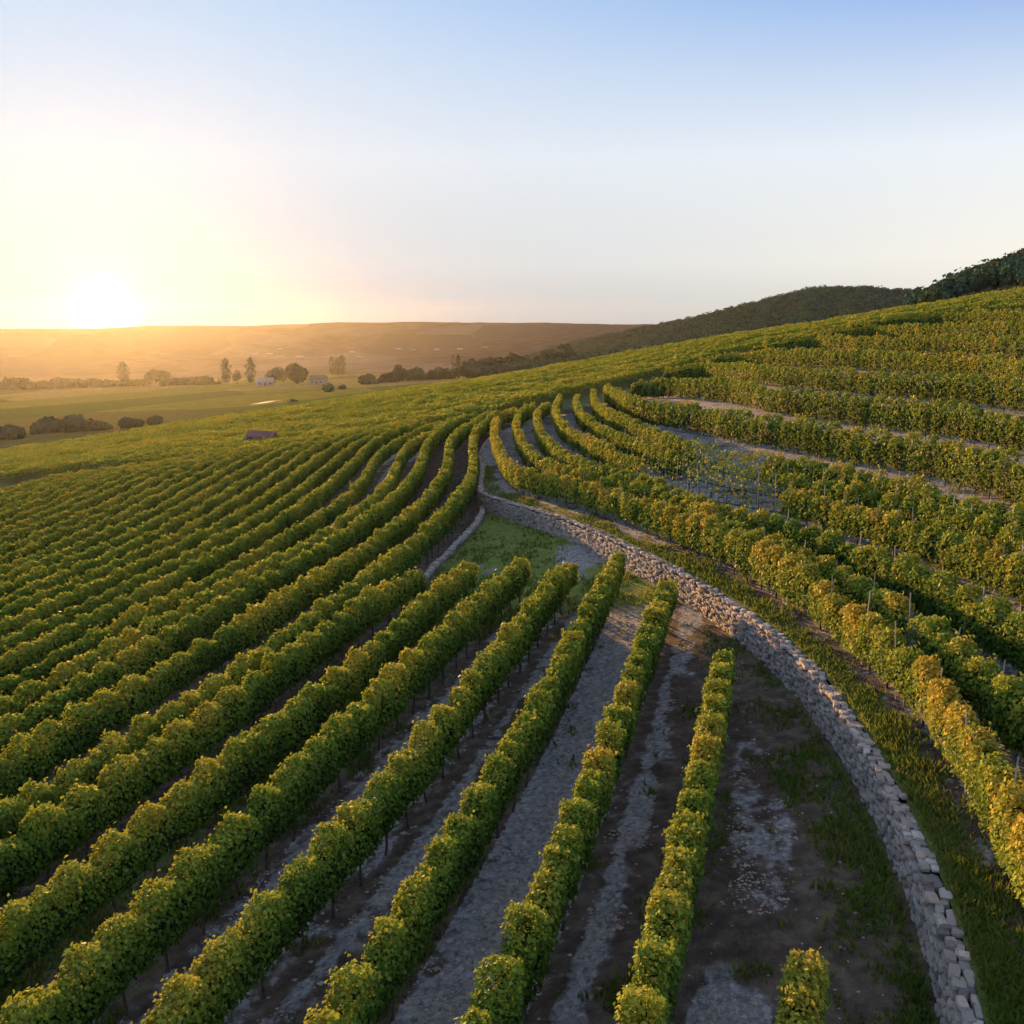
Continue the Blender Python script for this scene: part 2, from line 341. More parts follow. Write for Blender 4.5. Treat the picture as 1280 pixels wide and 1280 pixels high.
UP = {
 'A': [(645, 508), (625, 514), (618, 530), (620, 545), (627, 560), (637, 575), (655, 584), (682, 588), (720, 597), (760, 610), (800, 624), (850, 640), (900, 660), (921, 669), (952, 685), (983, 704), (1011, 719), (1049, 744), (1080, 772), (1114, 797), (1146, 832), (1185, 885), (1225, 955), (1252, 995), (1280, 1060)],
 'B': [(667, 502), (650, 512), (645, 525), (650, 540), (660, 555), (667, 565), (687, 572), (705, 582), (740, 588), (780, 596), (830, 608), (880, 628), (921, 651), (960, 663), (1002, 676), (1039, 688), (1080, 713), (1120, 735), (1161, 754), (1180, 776), (1233, 816), (1255, 841), (1280, 851)],
 'C': [(685, 501), (675, 507), (671, 517), (675, 532), (685, 545), (700, 557), (720, 567), (740, 576), (765, 582), (792, 586), (820, 596), (850, 608), (880, 618), (930, 632), (986, 640), (1014, 650), (1055, 660), (1086, 676), (1124, 688), (1177, 716), (1208, 726), (1245, 754), (1280, 763)],
 'D': [(700, 493), (695, 503), (696, 513), (705, 527), (725, 537), (745, 547), (770, 560), (795, 569), (830, 578), (880, 588), (930, 598), (986, 600), (1030, 615), (1080, 625), (1130, 640), (1180, 655), (1220, 668), (1280, 690)],
 'E': [(722, 490), (720, 497), (723, 506), (730, 515), (750, 527), (770, 537), (797, 546), (812, 552), (840, 560), (880, 570), (930, 580), (990, 586), (1040, 598), (1100, 606), (1150, 618), (1200, 632), (1280, 660)],
 'F': [(742, 487), (743, 497), (750, 507), (765, 515), (785, 522), (800, 530), (815, 538), (835, 548), (855, 556), (880, 563), (911, 566), (942, 574), (990, 578), (1040, 588), (1111, 600), (1161, 613), (1211, 629), (1280, 644)],
 'G': [(757, 482), (770, 488), (785, 497), (805, 502), (840, 506), (880, 509), (920, 517), (974, 523), (1036, 531), (1099, 540), (1146, 546), (1192, 553), (1233, 562), (1280, 577)],
 'H': [(790, 478), (830, 474), (880, 475), (911, 476), (958, 485), (1020, 491), (1055, 494), (1099, 498), (1152, 501), (1192, 507), (1280, 519)],
 'I': [(830, 462), (870, 455), (911, 454), (958, 458), (1011, 460), (1036, 463), (1080, 464), (1146, 468), (1192, 470), (1280, 476)],
 'J': [(870, 450), (900, 443), (952, 438), (1005, 437), (1046, 438), (1099, 439), (1146, 441), (1192, 443), (1233, 444), (1280, 451)],
 'K': [(940, 432), (1005, 421), (1067, 421), (1130, 421), (1192, 421), (1280, 423)],
 'L': [(1000, 418), (1067, 408), (1146, 406), (1280, 405)], 'M': [(1060, 405), (1090, 399), (1136, 394), (1205, 390), (1280, 388)],
}
def along(Q):
    T = np.gradient(Q, axis=0); T /= np.linalg.norm(T, axis=1, keepdims=True); return T, np.stack([T[:, 1], -T[:, 0]], -1)
def smooth_line(P, it=2):
    Q = resample(P, 1.0)
    for _ in range(it * 4):
        Q[1:-1] = Q[1:-1] * .5 + (Q[:-2] + Q[2:]) * .25
    return Q
def extend(Q, d, end=True):
    if d <= 0: return Q
    v = Q[-1] - Q[-5 if len(Q) > 5 else 0]; v /= np.linalg.norm(v)
    return np.vstack([Q, Q[-1] + v * np.arange(1, int(d) + 1)[:, None]])
HLO, HUP, HHI = 1.48, 1.54, 1.74
ROWS = {}
for k, pts in LO.items():
    Q = smooth_line(trace(pts, HLO), 3)
    ROWS[k] = extend(Q, 5)
R6 = ROWS['R6']; yy = R6[:, 1]; o6 = np.argsort(yy)
def x6(y):
    x = np.interp(y, yy[o6], R6[o6, 0]); lo = yy.min(); sl_ = .29
    return np.where(y < lo, R6[o6[0], 0] - sl_ * (lo - y), x)
NR = 24
for k in range(7, NR + 1):
    d = 1.75 * (k - 6)
    ys = np.arange(8, 90.5, 1.0)
    xs = x6(ys) - d * (1 + .004 * (k - 6))
    keep = xs > -.56 * ys - 5
    P = np.stack([xs, ys], -1)[keep]
    ROWS['R%d' % k] = P[::-1]
for k, pts in UP.items():
    Q = smooth_line(trace([(a_, b_ - 7 * float(ss(800, 860, a_))) for a_, b_ in pts] if k == 'F' else pts, HUP if k < 'G' else HHI), 2)
    if k == 'A':
        T_, N_ = along(Q); Q = Q + N_ * -(.42 * (1 - ss(36, 50, Q[:, 1])))[:, None]
    ROWS[k] = extend(Q, 7)
LOK = ['E7', 'E6', 'E5', 'E4', 'E3', 'E2', 'E1', 'E0'] + ['R%d' % i for i in range(1, NR + 1)]
def row_x(k, y):
    P = ROWS[k]; o = np.argsort(P[:, 1]); Y = P[o, 1]; X = P[o, 0]
    x = np.interp(y, Y, X)
    s0 = (X[min(6, len(X)-1)] - X[0]) / max(Y[min(6, len(X)-1)] - Y[0], .1)
    s1 = (X[-1] - X[-min(8, len(X))]) / max(Y[-1] - Y[-min(8, len(X))], .1)
    s1 = np.clip(s1, -.3, .35)
    return np.where(y < Y[0], X[0] - s0 * (Y[0] - y), np.where(y > Y[-1], X[-1] + s1 * (y - Y[-1]), x))
def dist_poly(x, y, P, step=.5):
    Q = resample(P, step); d = np.full(np.shape(x), 1e9)
    x = x.ravel(); y = y.ravel(); out = np.empty(len(x))
    for a in range(0, len(x), 20000):
        out[a:a+20000] = np.sqrt(((x[a:a+20000, None] - Q[None, :, 0])**2 + (y[a:a+20000, None] - Q[None, :, 1])**2).min(1))
    return out
KERB = trace([(522, 731), (530, 722), (560, 690), (590, 660), (603, 640)], .1)
KERB = np.vstack([KERB, [(-1.62, 50.6)]])

# gravel and grass shares by place
ALLEY_G = {0: .05, 1: .22, 2: .46, 3: 1.05, 4: .45, 5: .85, 6: .55, 7: .30, 8: .15, 9: .28, 10: .2, 11: .35, 12: .75, 13: .8, 14: .3}
ALLEY_S = {0: .40, 1: .38, 2: .30, 3: .02, 4: .28, 5: .16, 6: .32, 7: .62, 8: .15}
def shares_lo(x, y):
    k = np.zeros(x.shape, int); near = np.full(x.shape, 9.)
    for nme in LOK:
        rx = row_x(nme, y); k += (x < rx); near = np.minimum(near, np.abs(x - rx))
    gv = np.full(x.shape, .3); gr = np.full(x.shape, .15)
    for kk in range(0, NR + 9):
        mk = k == kk
        gv[mk] = ALLEY_G.get(kk, [.25, .6, .3][kk % 3]); gr[mk] = ALLEY_S.get(kk, .18)
    for kk in (2, 4, 6):
        mk = k == kk
        xl = row_x(LOK[kk], y); xr = row_x(LOK[kk - 1], y)
        f = (x - xl) / np.maximum(xr - xl, .3)
        f = f + .55 * (fbm(x / .7, y / 1.7, 63, 4) - .5)
        gv = np.where(mk, .66 - .55 * ss(.30, .60, f), gv); gr = np.where(mk, .10 + .28 * ss(.5, .8, f), gr)
    gv = gv - .45 * (1 - ss(.25, .55, near)) + .16 * (fbm(x / 2.2, y / 2.2, 21) - .5)
    dk = x - np.interp(y, KERB[::-1, 1][np.argsort(KERB[::-1, 1])], KERB[::-1, 0][np.argsort(KERB[::-1, 1])])
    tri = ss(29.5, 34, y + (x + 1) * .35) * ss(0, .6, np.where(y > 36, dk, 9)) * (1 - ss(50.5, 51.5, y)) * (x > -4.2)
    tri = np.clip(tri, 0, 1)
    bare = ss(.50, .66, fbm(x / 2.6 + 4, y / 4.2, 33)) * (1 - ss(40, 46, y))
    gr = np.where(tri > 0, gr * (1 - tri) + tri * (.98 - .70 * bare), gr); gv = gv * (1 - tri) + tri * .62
    dw = np.clip(wall_x(y) - x, 0, 50)
    inw = (k <= 1) & (y < 52)
    strip = np.exp(-(dw / 1.5)**2) * (.10 + .95 * fbm(x / .9, y / 1.6, 53, 3))
    gr = np.where(inw, np.maximum(gr, strip * 1.0), gr)
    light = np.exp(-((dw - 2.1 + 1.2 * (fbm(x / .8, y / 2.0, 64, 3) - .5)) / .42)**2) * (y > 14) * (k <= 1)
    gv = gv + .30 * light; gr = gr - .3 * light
    cp = np.exp(-(((x - 2.9) / .75)**2 + ((y - 11.2) / 1.5)**2)**2)       # heap of pale chalk stones between the last rows
    gv = gv + .8 * cp; gr = gr - .6 * cp
    return gv, gr, tri
def shares_up(x, y):
    dA = dist_poly(x, y, ROWS['A'])
    verge = (x < row_x('A', y)) & (y < 60)
    gv = np.full(x.shape, .62) + .3 * (fbm(x / 3, y / 3, 12) - .5)
    gr = np.full(x.shape, .22)
    far = ss(70, 105, np.hypot(x, y))
    vs = np.where(verge, 1 - .8 * (1 - ss(.2, .7, dA)), 0)
    pale = ss(.52, .64, fbm(x / 1.6, y / 3, 44)) * ss(24, 34, y)
    gr = np.where(verge, .95 * vs + .15 - .5 * pale, gr) + .5 * far; gv = np.where(verge, .35 + .3 * pale, gv) * (1 - .5 * far)
    return gv, gr

# ------------------------------------------------------------------ the land itself
def polar(rs, azs):
    R, A = np.meshgrid(rs, azs, indexing='ij'); x = R * np.sin(A); y = R * np.cos(A)
    n, m_ = R.shape; i = np.arange(n - 1)[:, None] * m_ + np.arange(m_ - 1)[None]
    F = np.stack([i, i + 1, i + m_ + 1, i + m_], -1).reshape(-1, 4)
    return x.ravel(), y.ravel(), F, R, A
rs = np.r_[np.linspace(1, 7, 14), np.exp(np.arange(math.log(7.2), math.log(200), .011)), np.exp(np.linspace(math.log(202), math.log(2240), 170))]
azs = np.r_[np.linspace(-1.75, -.64, 40), np.linspace(-.62, .62, 520), np.linspace(.64, 1.75, 40)]
x, y, F, R, A = polar(rs, azs)
z = ground_lo(x, y)
r = R.ravel(); a = A.ravel()
sink = ss(.004, .02, a - wall_az(r) - .25 / r)         # the lower sheet dips under the terrace
z = z - sink * .10 * (1 - ss(120, 150, r)) * (r < 150)
gv = np.zeros(len(x)); gr = np.zeros(len(x)); nearm = r < 215
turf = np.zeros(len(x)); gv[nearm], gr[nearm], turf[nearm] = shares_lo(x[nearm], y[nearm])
far_gr = ss(88, 100, y)
gr = np.clip(gr * (1 - far_gr) + far_gr * .8, -1, 2)
pxc = 640 + FPX * np.tan(np.clip(a, -1.2, 1.2))
hill1 = ss(650, 720, pxc) * ss(560, 700, r) * (1 - ss(1150, 1300, r))
hill2 = ss(1120, 1160, pxc) * ss(205, 235, r) * (1 - ss(500, 600, r))
wood = np.clip(hill1 + hill2, 0, 1)
scrub = ss(1165, 1200, pxc) * ss(168, 190, r) * (1 - ss(236, 262, r))
fm = (R[:-1, :-1] > 158).ravel().astype(int)
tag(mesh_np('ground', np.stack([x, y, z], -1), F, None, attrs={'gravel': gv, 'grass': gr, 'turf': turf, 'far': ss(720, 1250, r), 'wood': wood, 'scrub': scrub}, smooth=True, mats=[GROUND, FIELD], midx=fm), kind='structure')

rs = np.r_[np.linspace(1.5, 8, 14), np.exp(np.arange(math.log(8.2), math.log(160), .012))]
U = np.linspace(0, 1, 300)**1.25
azw = np.where(rs < 4.5, wall_az(rs), wall_az(rs)) + .10 / rs
A = azw[:, None] + (1.35 - azw[:, None]) * U[None]
R = np.repeat(rs[:, None], 300, 1); x = (R * np.sin(A)).ravel(); y = (R * np.cos(A)).ravel()
n, m_ = R.shape; i = np.arange(n - 1)[:, None] * m_ + np.arange(m_ - 1)[None]
F = np.stack([i, i + 1, i + m_ + 1, i + m_], -1).reshape(-1, 4)
z = ground_up(x, y) + .06 - .3 * ss(140, 160, R.ravel()) + (fbm(x / 2.5, y / 2.5, 8) - .5) * .08 * (1 - ss(50, 90, R.ravel()))
gv, gr = shares_up(x, y)
tag(mesh_np('terrace_ground', np.stack([x, y, z], -1), F, GROUND, attrs={'gravel': gv, 'grass': gr}, smooth=True), kind='structure')

# ------------------------------------------------------------------ stones: wall, kerb
_cube = np.array([(i, j, k) for i in (-1, 0, 1) for j in (-1, 0, 1) for k in (-1, 0, 1) if (i, j, k) != (0, 0, 0)], float)
def _cube_faces():
    idx = {tuple(v): i for i, v in enumerate(_cube.astype(int).tolist() and [tuple(int(c) for c in v) for v in _cube])}
    fs = []
    for ax in range(3):
        for s_ in (-1, 1):
            o = [q for q in range(3) if q != ax]
            for u in (-1, 0):
                for v in (-1, 0):
                    q = []
                    for du, dv in ((0, 0), (1, 0), (1, 1), (0, 1)):
                        c = [0, 0, 0]; c[ax] = s_; c[o[0]] = u + du; c[o[1]] = v + dv; q.append(idx[tuple(c)])
                    if (s_ > 0) == (ax == 1): q = q[::-1]
                    fs.append(q)
    return np.array(fs)
_cf = _cube_faces()
def stones(C, T, Nn, Up, dims, rnd=.13):
    """irregular rounded blocks at C with axes T (length), Nn (depth), Up (height)"""
    n = len(C); base = _cube / np.maximum(np.linalg.norm(_cube, axis=1, keepdims=True)**.34, 1)
    J = base[None] * (1 + RS.uniform(-rnd, rnd, (n, 26, 3)))
    J = J * dims[:, None, :] * .5
    V = C[:, None] + J[..., :1] * T[:, None] + J[..., 1:2] * Nn[:, None] + J[..., 2:3] * Up[:, None]
    F = (_cf[None] + (np.arange(n) * 26)[:, None, None]).reshape(-1, 4)
    return V.reshape(-1, 3), F
wroot = empty('stone_wall', (WALL[3][0], WALL[3][1], float(plane(*WALL[3]))))
tag(wroot, 'long curved dry stone retaining wall of pale rubble between the lower rows and the terrace', 'wall')
wl = np.array(wroot.location)
keepw = (WQ[:, 1] > 4) & (WQ[:, 1] < 80)
Wc = WQ[keepw]; Tw, Nw = along(Wc)
sdist = np.r_[0, np.cumsum(np.linalg.norm(np.diff(Wc, axis=0), axis=1))]
def wat(s):
    px = np.interp(s, sdist, Wc[:, 0]); py = np.interp(s, sdist, Wc[:, 1])
    tx = np.interp(s, sdist, Tw[:, 0]); ty = np.interp(s, sdist, Tw[:, 1]); l = np.hypot(tx, ty)
    return px, py, tx / l, ty / l
def wh(px, py): return np.maximum(.22, step_h(px, py) + .06 + .05 * (fbm(px * .8, py * .8, 61) - .5))
# rubble face
Cs, Ts, Ds, Ti = [], [], [], []
s = 0.0
zc = np.arange(0, 1.2, .125)
for lay in range(13):
    s = RS.uniform(0, .3)
    while s < sdist[-1]:
        px, py, tx, ty = wat(s); dcam = math.hypot(px, py)
        ln = (.09 + .30 * RS.beta(1.3, 2.4)) * (1 if dcam < 34 else 1.35); hh = RS.uniform(.062, .10)
        zb = float(plane(px, py)) - .06 + lay * .086 + RS.uniform(-.012, .012)
        if zb + .02 < float(plane(px, py)) + float(wh(px, py)) - .12:
            nx, ny = ty, -tx
            off = -.12 + RS.uniform(-.03, .03) - .04 * lay / 13 * -1
            Cs.append((px + nx * off, py + ny * off, zb + hh / 2)); Ts.append((tx, ty)); Ds.append((ln * 1.06, RS.uniform(.16, .26), hh)); Ti.append(np.clip(RS.beta(2, 2), 0, 1))
        s += ln * .96
Cs = np.array(Cs); Ts = np.array(Ts); T3 = np.c_[Ts, np.zeros(len(Ts))]; N3 = np.c_[Ts[:, 1], -Ts[:, 0], np.zeros(len(Ts))]
ca = RS.uniform(-.12, .12, len(Ts)); U3 = np.tile([0., 0, 1], (len(Ts), 1)); T3 = T3 * np.cos(ca)[:, None] + U3 * np.sin(ca)[:, None]; U3 = np.cross(T3, N3) * -1; U3 *= np.sign(U3[:, 2:3])
V, F = stones(Cs, T3, N3, U3, np.array(Ds))
tag(mesh_np('rubble_face', V - wl, F, STONE, wroot, attrs={'tint': np.repeat(Ti, 26)}))
# coping of big rough stones with two broken places
Cs, Ts, Ds, Ti = [], [], [], []
GAPS = [(7.02, 20.6), (6.28, 13.2), (5.9, 29.9)]
for side in (0, 1):
    s = RS.uniform(0, .2)
    while s < sdist[-1]:
        px, py, tx, ty = wat(s); ln = .09 + .26 * RS.beta(1.4, 2.2); hh = RS.uniform(.06, .11)
        gap = min(math.hypot(px - gx, py - gy) for gx, gy in GAPS) < .20
        nx, ny = ty, -tx; off = (-.09, .05)[side] + RS.uniform(-.04, .04)
        zb = float(plane(px, py)) + float(wh(px, py)) - .03 - (.06 if gap else 0)
        Cs.append((px + nx * off, py + ny * off, zb)); Ts.append((tx, ty)); Ds.append((ln * 1.05, RS.uniform(.12, .18), hh)); Ti.append(.1 if gap else np.clip(.55 + RS.normal(0, .3), 0, 1))
        s += ln * .92
Cs = np.array(Cs); Ts = np.array(Ts); ya = RS.normal(0, .13, len(Ts)); Ts = np.stack([Ts[:, 0] * np.cos(ya) - Ts[:, 1] * np.sin(ya), Ts[:, 0] * np.sin(ya) + Ts[:, 1] * np.cos(ya)], -1)
Cs[:, 2] += RS.normal(0, .02, len(Cs))
T3 = np.c_[Ts, RS.normal(0, .07, len(Ts))]; N3 = np.c_[Ts[:, 1], -Ts[:, 0], RS.normal(0, .08, len(Ts))]
V, F = stones(Cs, T3, N3, np.tile([0., 0, 1], (len(Ts), 1)), np.array(Ds), .17)
tag(mesh_np('coping', V - wl, F, STONE, wroot, attrs={'tint': np.repeat(Ti, 26)}))
# fill behind the stones
px, py, tx, ty = wat(np.arange(0, sdist[-1], .3)); nx, ny = ty, -tx
zb = plane(px, py); top = zb + wh(px, py) - .09
ring = [(-.10, zb - .4), (-.10, top), (.12, top), (.12, zb - .4)]
V = np.stack([np.stack([px + nx * o, py + ny * o, zz], -1) for o, zz in ring], 1); n = len(px)
i = np.arange(n - 1)[:, None] * 4 + np.arange(4)[None]; j = np.arange(n - 1)[:, None] * 4 + (np.arange(4)[None] + 1) % 4
F = np.stack([i, i + 4, j + 4, j], -1).reshape(-1, 4)
mesh_np('wall_core', V.reshape(-1, 3) - wl, F, MORTAR, wroot)

kq = resample(KERB, .28); kt, kn = along(kq)
kz = ground_lo(kq[:, 0], kq[:, 1])
kerb_c = np.c_[kq + RS.normal(0, .03, kq.shape), kz + .05]
V, F = stones(kerb_c, np.c_[kt, 0 * kz], np.c_[kn, 0 * kz], np.tile([0., 0, 1], (len(kz), 1)), np.c_[RS.uniform(.26, .36, len(kz)), RS.uniform(.24, .34, len(kz)), RS.uniform(.22, .3, len(kz))], .18)
ko = mesh_np('stone_kerb', V - kerb_c[0], F, STONE, loc=tuple(kerb_c[0]), attrs={'tint': np.repeat(RS.uniform(.7, 1, len(kz)), 26)})
tag(ko, 'low line of pale kerb stones edging the grass triangle left of the wall corner', 'kerb')

# ------------------------------------------------------------------ leaves
def leaf_cards(P, Nn, size, fold=.35):
    """kite leaves folded along the midrib: 4 points, 2 triangles each"""
    n = len(P); Nn = Nn / np.linalg.norm(Nn, axis=1, keepdims=True)
    q = RS.normal(size=(n, 3)); q[:, 2] -= .8
    T = q - (q * Nn).sum(1, keepdims=True) * Nn; T /= np.linalg.norm(T, axis=1, keepdims=True); B = np.cross(Nn, T)
    s = size[:, None]
    v0 = P - T * s * .5; v2 = P + T * s * .55
    wv = RS.uniform(.42, .56, (n, 1)); lift = Nn * s * RS.uniform(-.05, fold, (n, 1))
    v1 = P + B * s * wv + lift - T * s * .06; v3 = P - B * s * wv + lift - T * s * .06
    V = np.stack([v0, v1, v2, v3], 1).reshape(-1, 3)
    i = (np.arange(n) * 4)[:, None]
    F = np.concatenate([i + [[0, 1, 2]], i + [[0, 2, 3]]], 1).reshape(-1, 3)
    return V, F
def n1(s, seed): return vnoise(s, np.full_like(s, seed * 7.13 + .5), seed)
def hedge(Q, seed, height, half, bottom, tint, lump, sparse=None, dens=1.0, lean=0.0):
    """one vine row's leaves along the ground line Q (n,2)"""
    Q = resample(Q, .25); d = np.r_[0, np.cumsum(np.linalg.norm(np.diff(Q, axis=0), axis=1))]
    T, Nn = along(Q); dist = np.hypot(Q[:, 0], Q[:, 1])
    rho = 2000 * np.minimum(1, (16 / np.maximum(dist, 8))**1.12) * dens
    vis = (np.abs(Q[:, 0]) < .60 * Q[:, 1] + 4)
    rho = np.where(vis, rho, rho * .3)
    if sparse is not None: rho = rho * sparse(Q)
    cum = np.r_[0, np.cumsum((rho[1:] + rho[:-1]) / 2 * np.diff(d))]
    n = int(cum[-1]); s = np.interp(RS.uniform(0, cum[-1], n), cum, d)
    cx = np.interp(s, d, Q[:, 0]); cy = np.interp(s, d, Q[:, 1]); nx = np.interp(s, d, Nn[:, 0]); ny = np.interp(s, d, Nn[:, 1])
    tx = np.interp(s, d, T[:, 0]); ty = np.interp(s, d, T[:, 1]); dd = np.interp(s, d, dist)
    # vine by vine lumps
    ph = s / 1.0 + .35 * (n1(s * .6, seed + 3) - .5)
    cell = np.floor(ph); fr = ph - cell
    vig = .5 + .5 * vnoise(cell + .5, np.full_like(s, seed + .5), seed + 11)         # each vine's vigour
    dome = np.sin(np.pi * fr)**.55
    H = height * (1 - lump * .42 * (1 - dome) - lump * .30 * (1 - vig) + (.28 if lump > .6 else .20) * (n1(s * 3.1, seed) - .5) + .10 * (n1(s * .22, seed + 5) - .5))
    tip = .86 + .14 * ss(0, 3.5, s) if lump < .5 else 1.0
    H = H * tip
    Wd = half * (1 - lump * .45 * (1 - dome) + .55 * (n1(s * 1.7, seed + 1) - .5) + .25 * (vig - .7))
    bt = bottom + .22 * (n1(s * 1.9, seed + 2) - .5)
    # ring around the section, mostly at the skin
    th = RS.uniform(0, 1, n); hh = H - bt; per = 2 * hh + 2 * Wd * 1.5
    q = th * per
    side = np.where(q < hh, -1, np.where(q < 2 * hh, 1, 0))
    zf = np.where(q < hh, q / hh, np.where(q < 2 * hh, (q - hh) / hh, 1.0)); uf = np.where(side == 0, (q - 2 * hh) / (per - 2 * hh) * 2 - 1, side)
    prof = np.sqrt(np.clip(1 - np.clip((zf - .86) / .20, 0, 1)**2, .1, 1)) * (.62 + .38 * np.clip(zf / .35, 0, 1))
    dep = RS.exponential(.22, n).clip(0, .9)
    u = np.where(side == 0, uf, uf * (1 - dep)) * Wd * np.where(side == 0, .92, prof)
    zz = bt + hh * zf - np.where(side == 0, dep * .35 + .12 * uf**2 * hh, 0)
    shoot = RS.uniform(0, 1, n) < .035
    zz = zz + np.where(shoot & (zf > .75), RS.exponential(.08, n).clip(0, .2), RS.normal(0, .03, n))
    u = u + RS.normal(0, .03, n)
    x = cx + nx * u; y = cy + ny * u; z = ground(cx, cy) + .03 + zz
    out = np.stack([nx * np.sign(u), ny * np.sign(u), np.zeros(n)], -1)
    Nl = out * np.where(side == 0, .25, .8)[:, None] + np.array([0, 0, 1.0]) * np.where(side == 0, 1.0, .45)[:, None] + RS.normal(0, .45, (n, 3))
    size = .074 * np.maximum(1, dd / 16)**.50 * RS.uniform(.65, 1.25, n) * (1 if dens >= 1 else dens**-.4)
    streak = (n1(s * 3.3, seed + 9) - .5) * (1.0 if lump > .6 else .25)
    tn = tint + .42 * streak + .50 * (zf - .66) + .40 * (n1(s * .7, seed + 8) - .5) + (.36 if lump < .6 else .24) * (vig - .72) + RS.normal(0, .085, n)  # height term puts sunlit tops and shaded lower sides into the leaf colour
    kp = (vig > .565) | (RS.uniform(0, 1, n) < .55)
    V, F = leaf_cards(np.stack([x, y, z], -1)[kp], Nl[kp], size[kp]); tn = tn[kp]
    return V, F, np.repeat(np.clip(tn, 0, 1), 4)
def core_strip(Q, height, half, bottom, sparse=None):  # opaque dark strip added inside the leaves to block light through the row
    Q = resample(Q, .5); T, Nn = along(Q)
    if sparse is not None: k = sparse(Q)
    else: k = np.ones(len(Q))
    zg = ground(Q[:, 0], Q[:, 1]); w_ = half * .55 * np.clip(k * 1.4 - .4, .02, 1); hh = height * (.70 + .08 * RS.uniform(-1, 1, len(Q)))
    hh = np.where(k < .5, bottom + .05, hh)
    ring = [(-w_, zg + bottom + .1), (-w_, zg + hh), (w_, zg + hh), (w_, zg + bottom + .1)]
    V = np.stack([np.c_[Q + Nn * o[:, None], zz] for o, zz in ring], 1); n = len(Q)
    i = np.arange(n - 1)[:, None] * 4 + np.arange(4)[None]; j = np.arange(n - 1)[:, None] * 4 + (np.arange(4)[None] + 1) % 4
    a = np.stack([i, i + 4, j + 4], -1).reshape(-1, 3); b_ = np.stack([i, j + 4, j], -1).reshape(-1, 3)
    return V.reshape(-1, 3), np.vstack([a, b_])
def tube(P, rad, seg=6):
    P = np.array(P, float); n = len(P); V = []
    for i in range(n):
        t = P[min(i + 1, n - 1)] - P[max(i - 1, 0)]; t /= np.linalg.norm(t)
        a = np.cross(t, (.31, .95, .02)); a /= np.linalg.norm(a); b_ = np.cross(t, a)
        for k in range(seg):
            q = 2 * math.pi * k / seg; V.append(P[i] + (a * math.cos(q) + b_ * math.sin(q)) * rad[i])
    F = [(i * seg + k, i * seg + (k + 1) % seg, (i + 1) * seg + (k + 1) % seg, (i + 1) * seg + k) for i in range(n - 1) for k in range(seg)]
    return np.array(V), np.array(F)
TRUNKS = []
for v in range(6):
    p = [(0, 0, -.08)]; x0 = y0 = 0
    for q in range(1, 6):
        x0 += random.uniform(-.03, .03); y0 += random.uniform(-.03, .03); p.append((x0, y0, q * .16))
    V, F = tube(p, [.034, .028, .024, .023, .024, .028])
    o = mesh_np('trunk', V, F, BARK, smooth=True); TRUNKS.append(o.data); bpy.data.objects.remove(o)
V, F = tube([(0, 0, -.1), (.005, 0, .9), (.01, .005, 1.92)], [.015, .014, .012], 5); 
V = np.vstack([V, [[.01, .005, 1.93]]]); 
o = mesh_np('stake', V, F, STAKE); STAKE_ME = o.data; bpy.data.objects.remove(o)
def posts_along(root, name, datas, Q, pitch, base, limit=100, maxd=60, phase=.5, off=0., sparse=None, tall=None):
    Q = resample(Q, .1); d = np.r_[0, np.cumsum(np.linalg.norm(np.diff(Q, axis=0), axis=1))]; T, Nn = along(Q)
    ss_ = np.arange(phase * pitch, d[-1], pitch); c = []
    for s in ss_:
        x = np.interp(s, d, Q[:, 0]); y = np.interp(s, d, Q[:, 1])
        if y > 7 and abs(x) < .56 * y + .5 and math.hypot(x, y) < maxd:
            if name == 'stake' and sparse is not None and False: continue
            c.append((math.hypot(x, y), s, x, y))
    c.sort()
    for _, s, x, y in c[:limit]:
        o = bpy.data.objects.new(name, random.choice(datas)); COL.objects.link(o)
        nx = np.interp(s, d, Nn[:, 0]); ny = np.interp(s, d, Nn[:, 1])
        o.parent = root; x += nx * off; y += ny * off
        o.location = Vector((x, y, float(ground(x, y)) + .04)) - Vector(base)
        o.rotation_euler = (random.uniform(-.07, .07), random.uniform(-.07, .07), random.uniform(0, 6.28)); k = random.uniform(.9, 1.1)
        o.scale = (k, k, k * (tall or 1))
ORD = ['first', 'second', 'third', 'fourth', 'fifth', 'sixth', 'seventh', 'eighth', 'ninth', 'tenth', 'eleventh', 'twelfth', 'thirteenth', 'fourteenth', 'fifteenth', 'sixteenth', 'seventeenth', 'eighteenth', 'nineteenth', 'twentieth', 'twenty first', 'twenty second', 'twenty third', 'twenty fourth']
LAB = {
 'E7': 'short vine row tip at the bottom edge, nearest the foot of the wall',
 'E6': 'slim vine row standing alone right of the gravel lanes, facing the sunlit wall',
 'E5': 'vine row on the right edge of the wide bluish gravel lane',
 'E4': 'vine row on the left edge of the wide bluish gravel lane',
 'E3': 'vine row ending on the grass triangle, second left of the wide gravel lane',
 'E2': 'vine row ending on the grass triangle, third left of the wide gravel lane',
 'E1': 'vine row ending on the grass triangle, second from the pale kerb stones',
 'E0': 'vine row ending right at the lower tip of the pale kerb stones',
 'A': 'bright yellow vine row on the terrace, nearest the top of the stone wall',
 'B': 'terrace vine row with a gap in it, second up from the stone wall',
 'C': 'terrace vine row below the pale gravel strip, third up from the stone wall',
 'D': 'yellow terrace vine row with a thin patch of bare stakes, fourth up from the wall',
 'E': 'green terrace vine row behind the bare stakes, fifth up from the stone wall',
 'F': 'terrace vine row along the lower side of the wide gravel track, sixth from the wall',
 'G': 'tall leafy vine row along the upper side of the wide gravel track on the slope',
 'H': 'dark green vine row on the slope, second above the wide gravel track',
 'I': 'vine row on the slope, third above the wide gravel track',
 'J': 'yellowish vine row on the slope, fourth above the wide gravel track',
 'K': 'vine row high on the slope, third below the hilltop skyline',
 'L': 'vine row high on the slope, second below the hilltop skyline',
 'M': 'topmost separate vine row, right below the hilltop skyline',
}
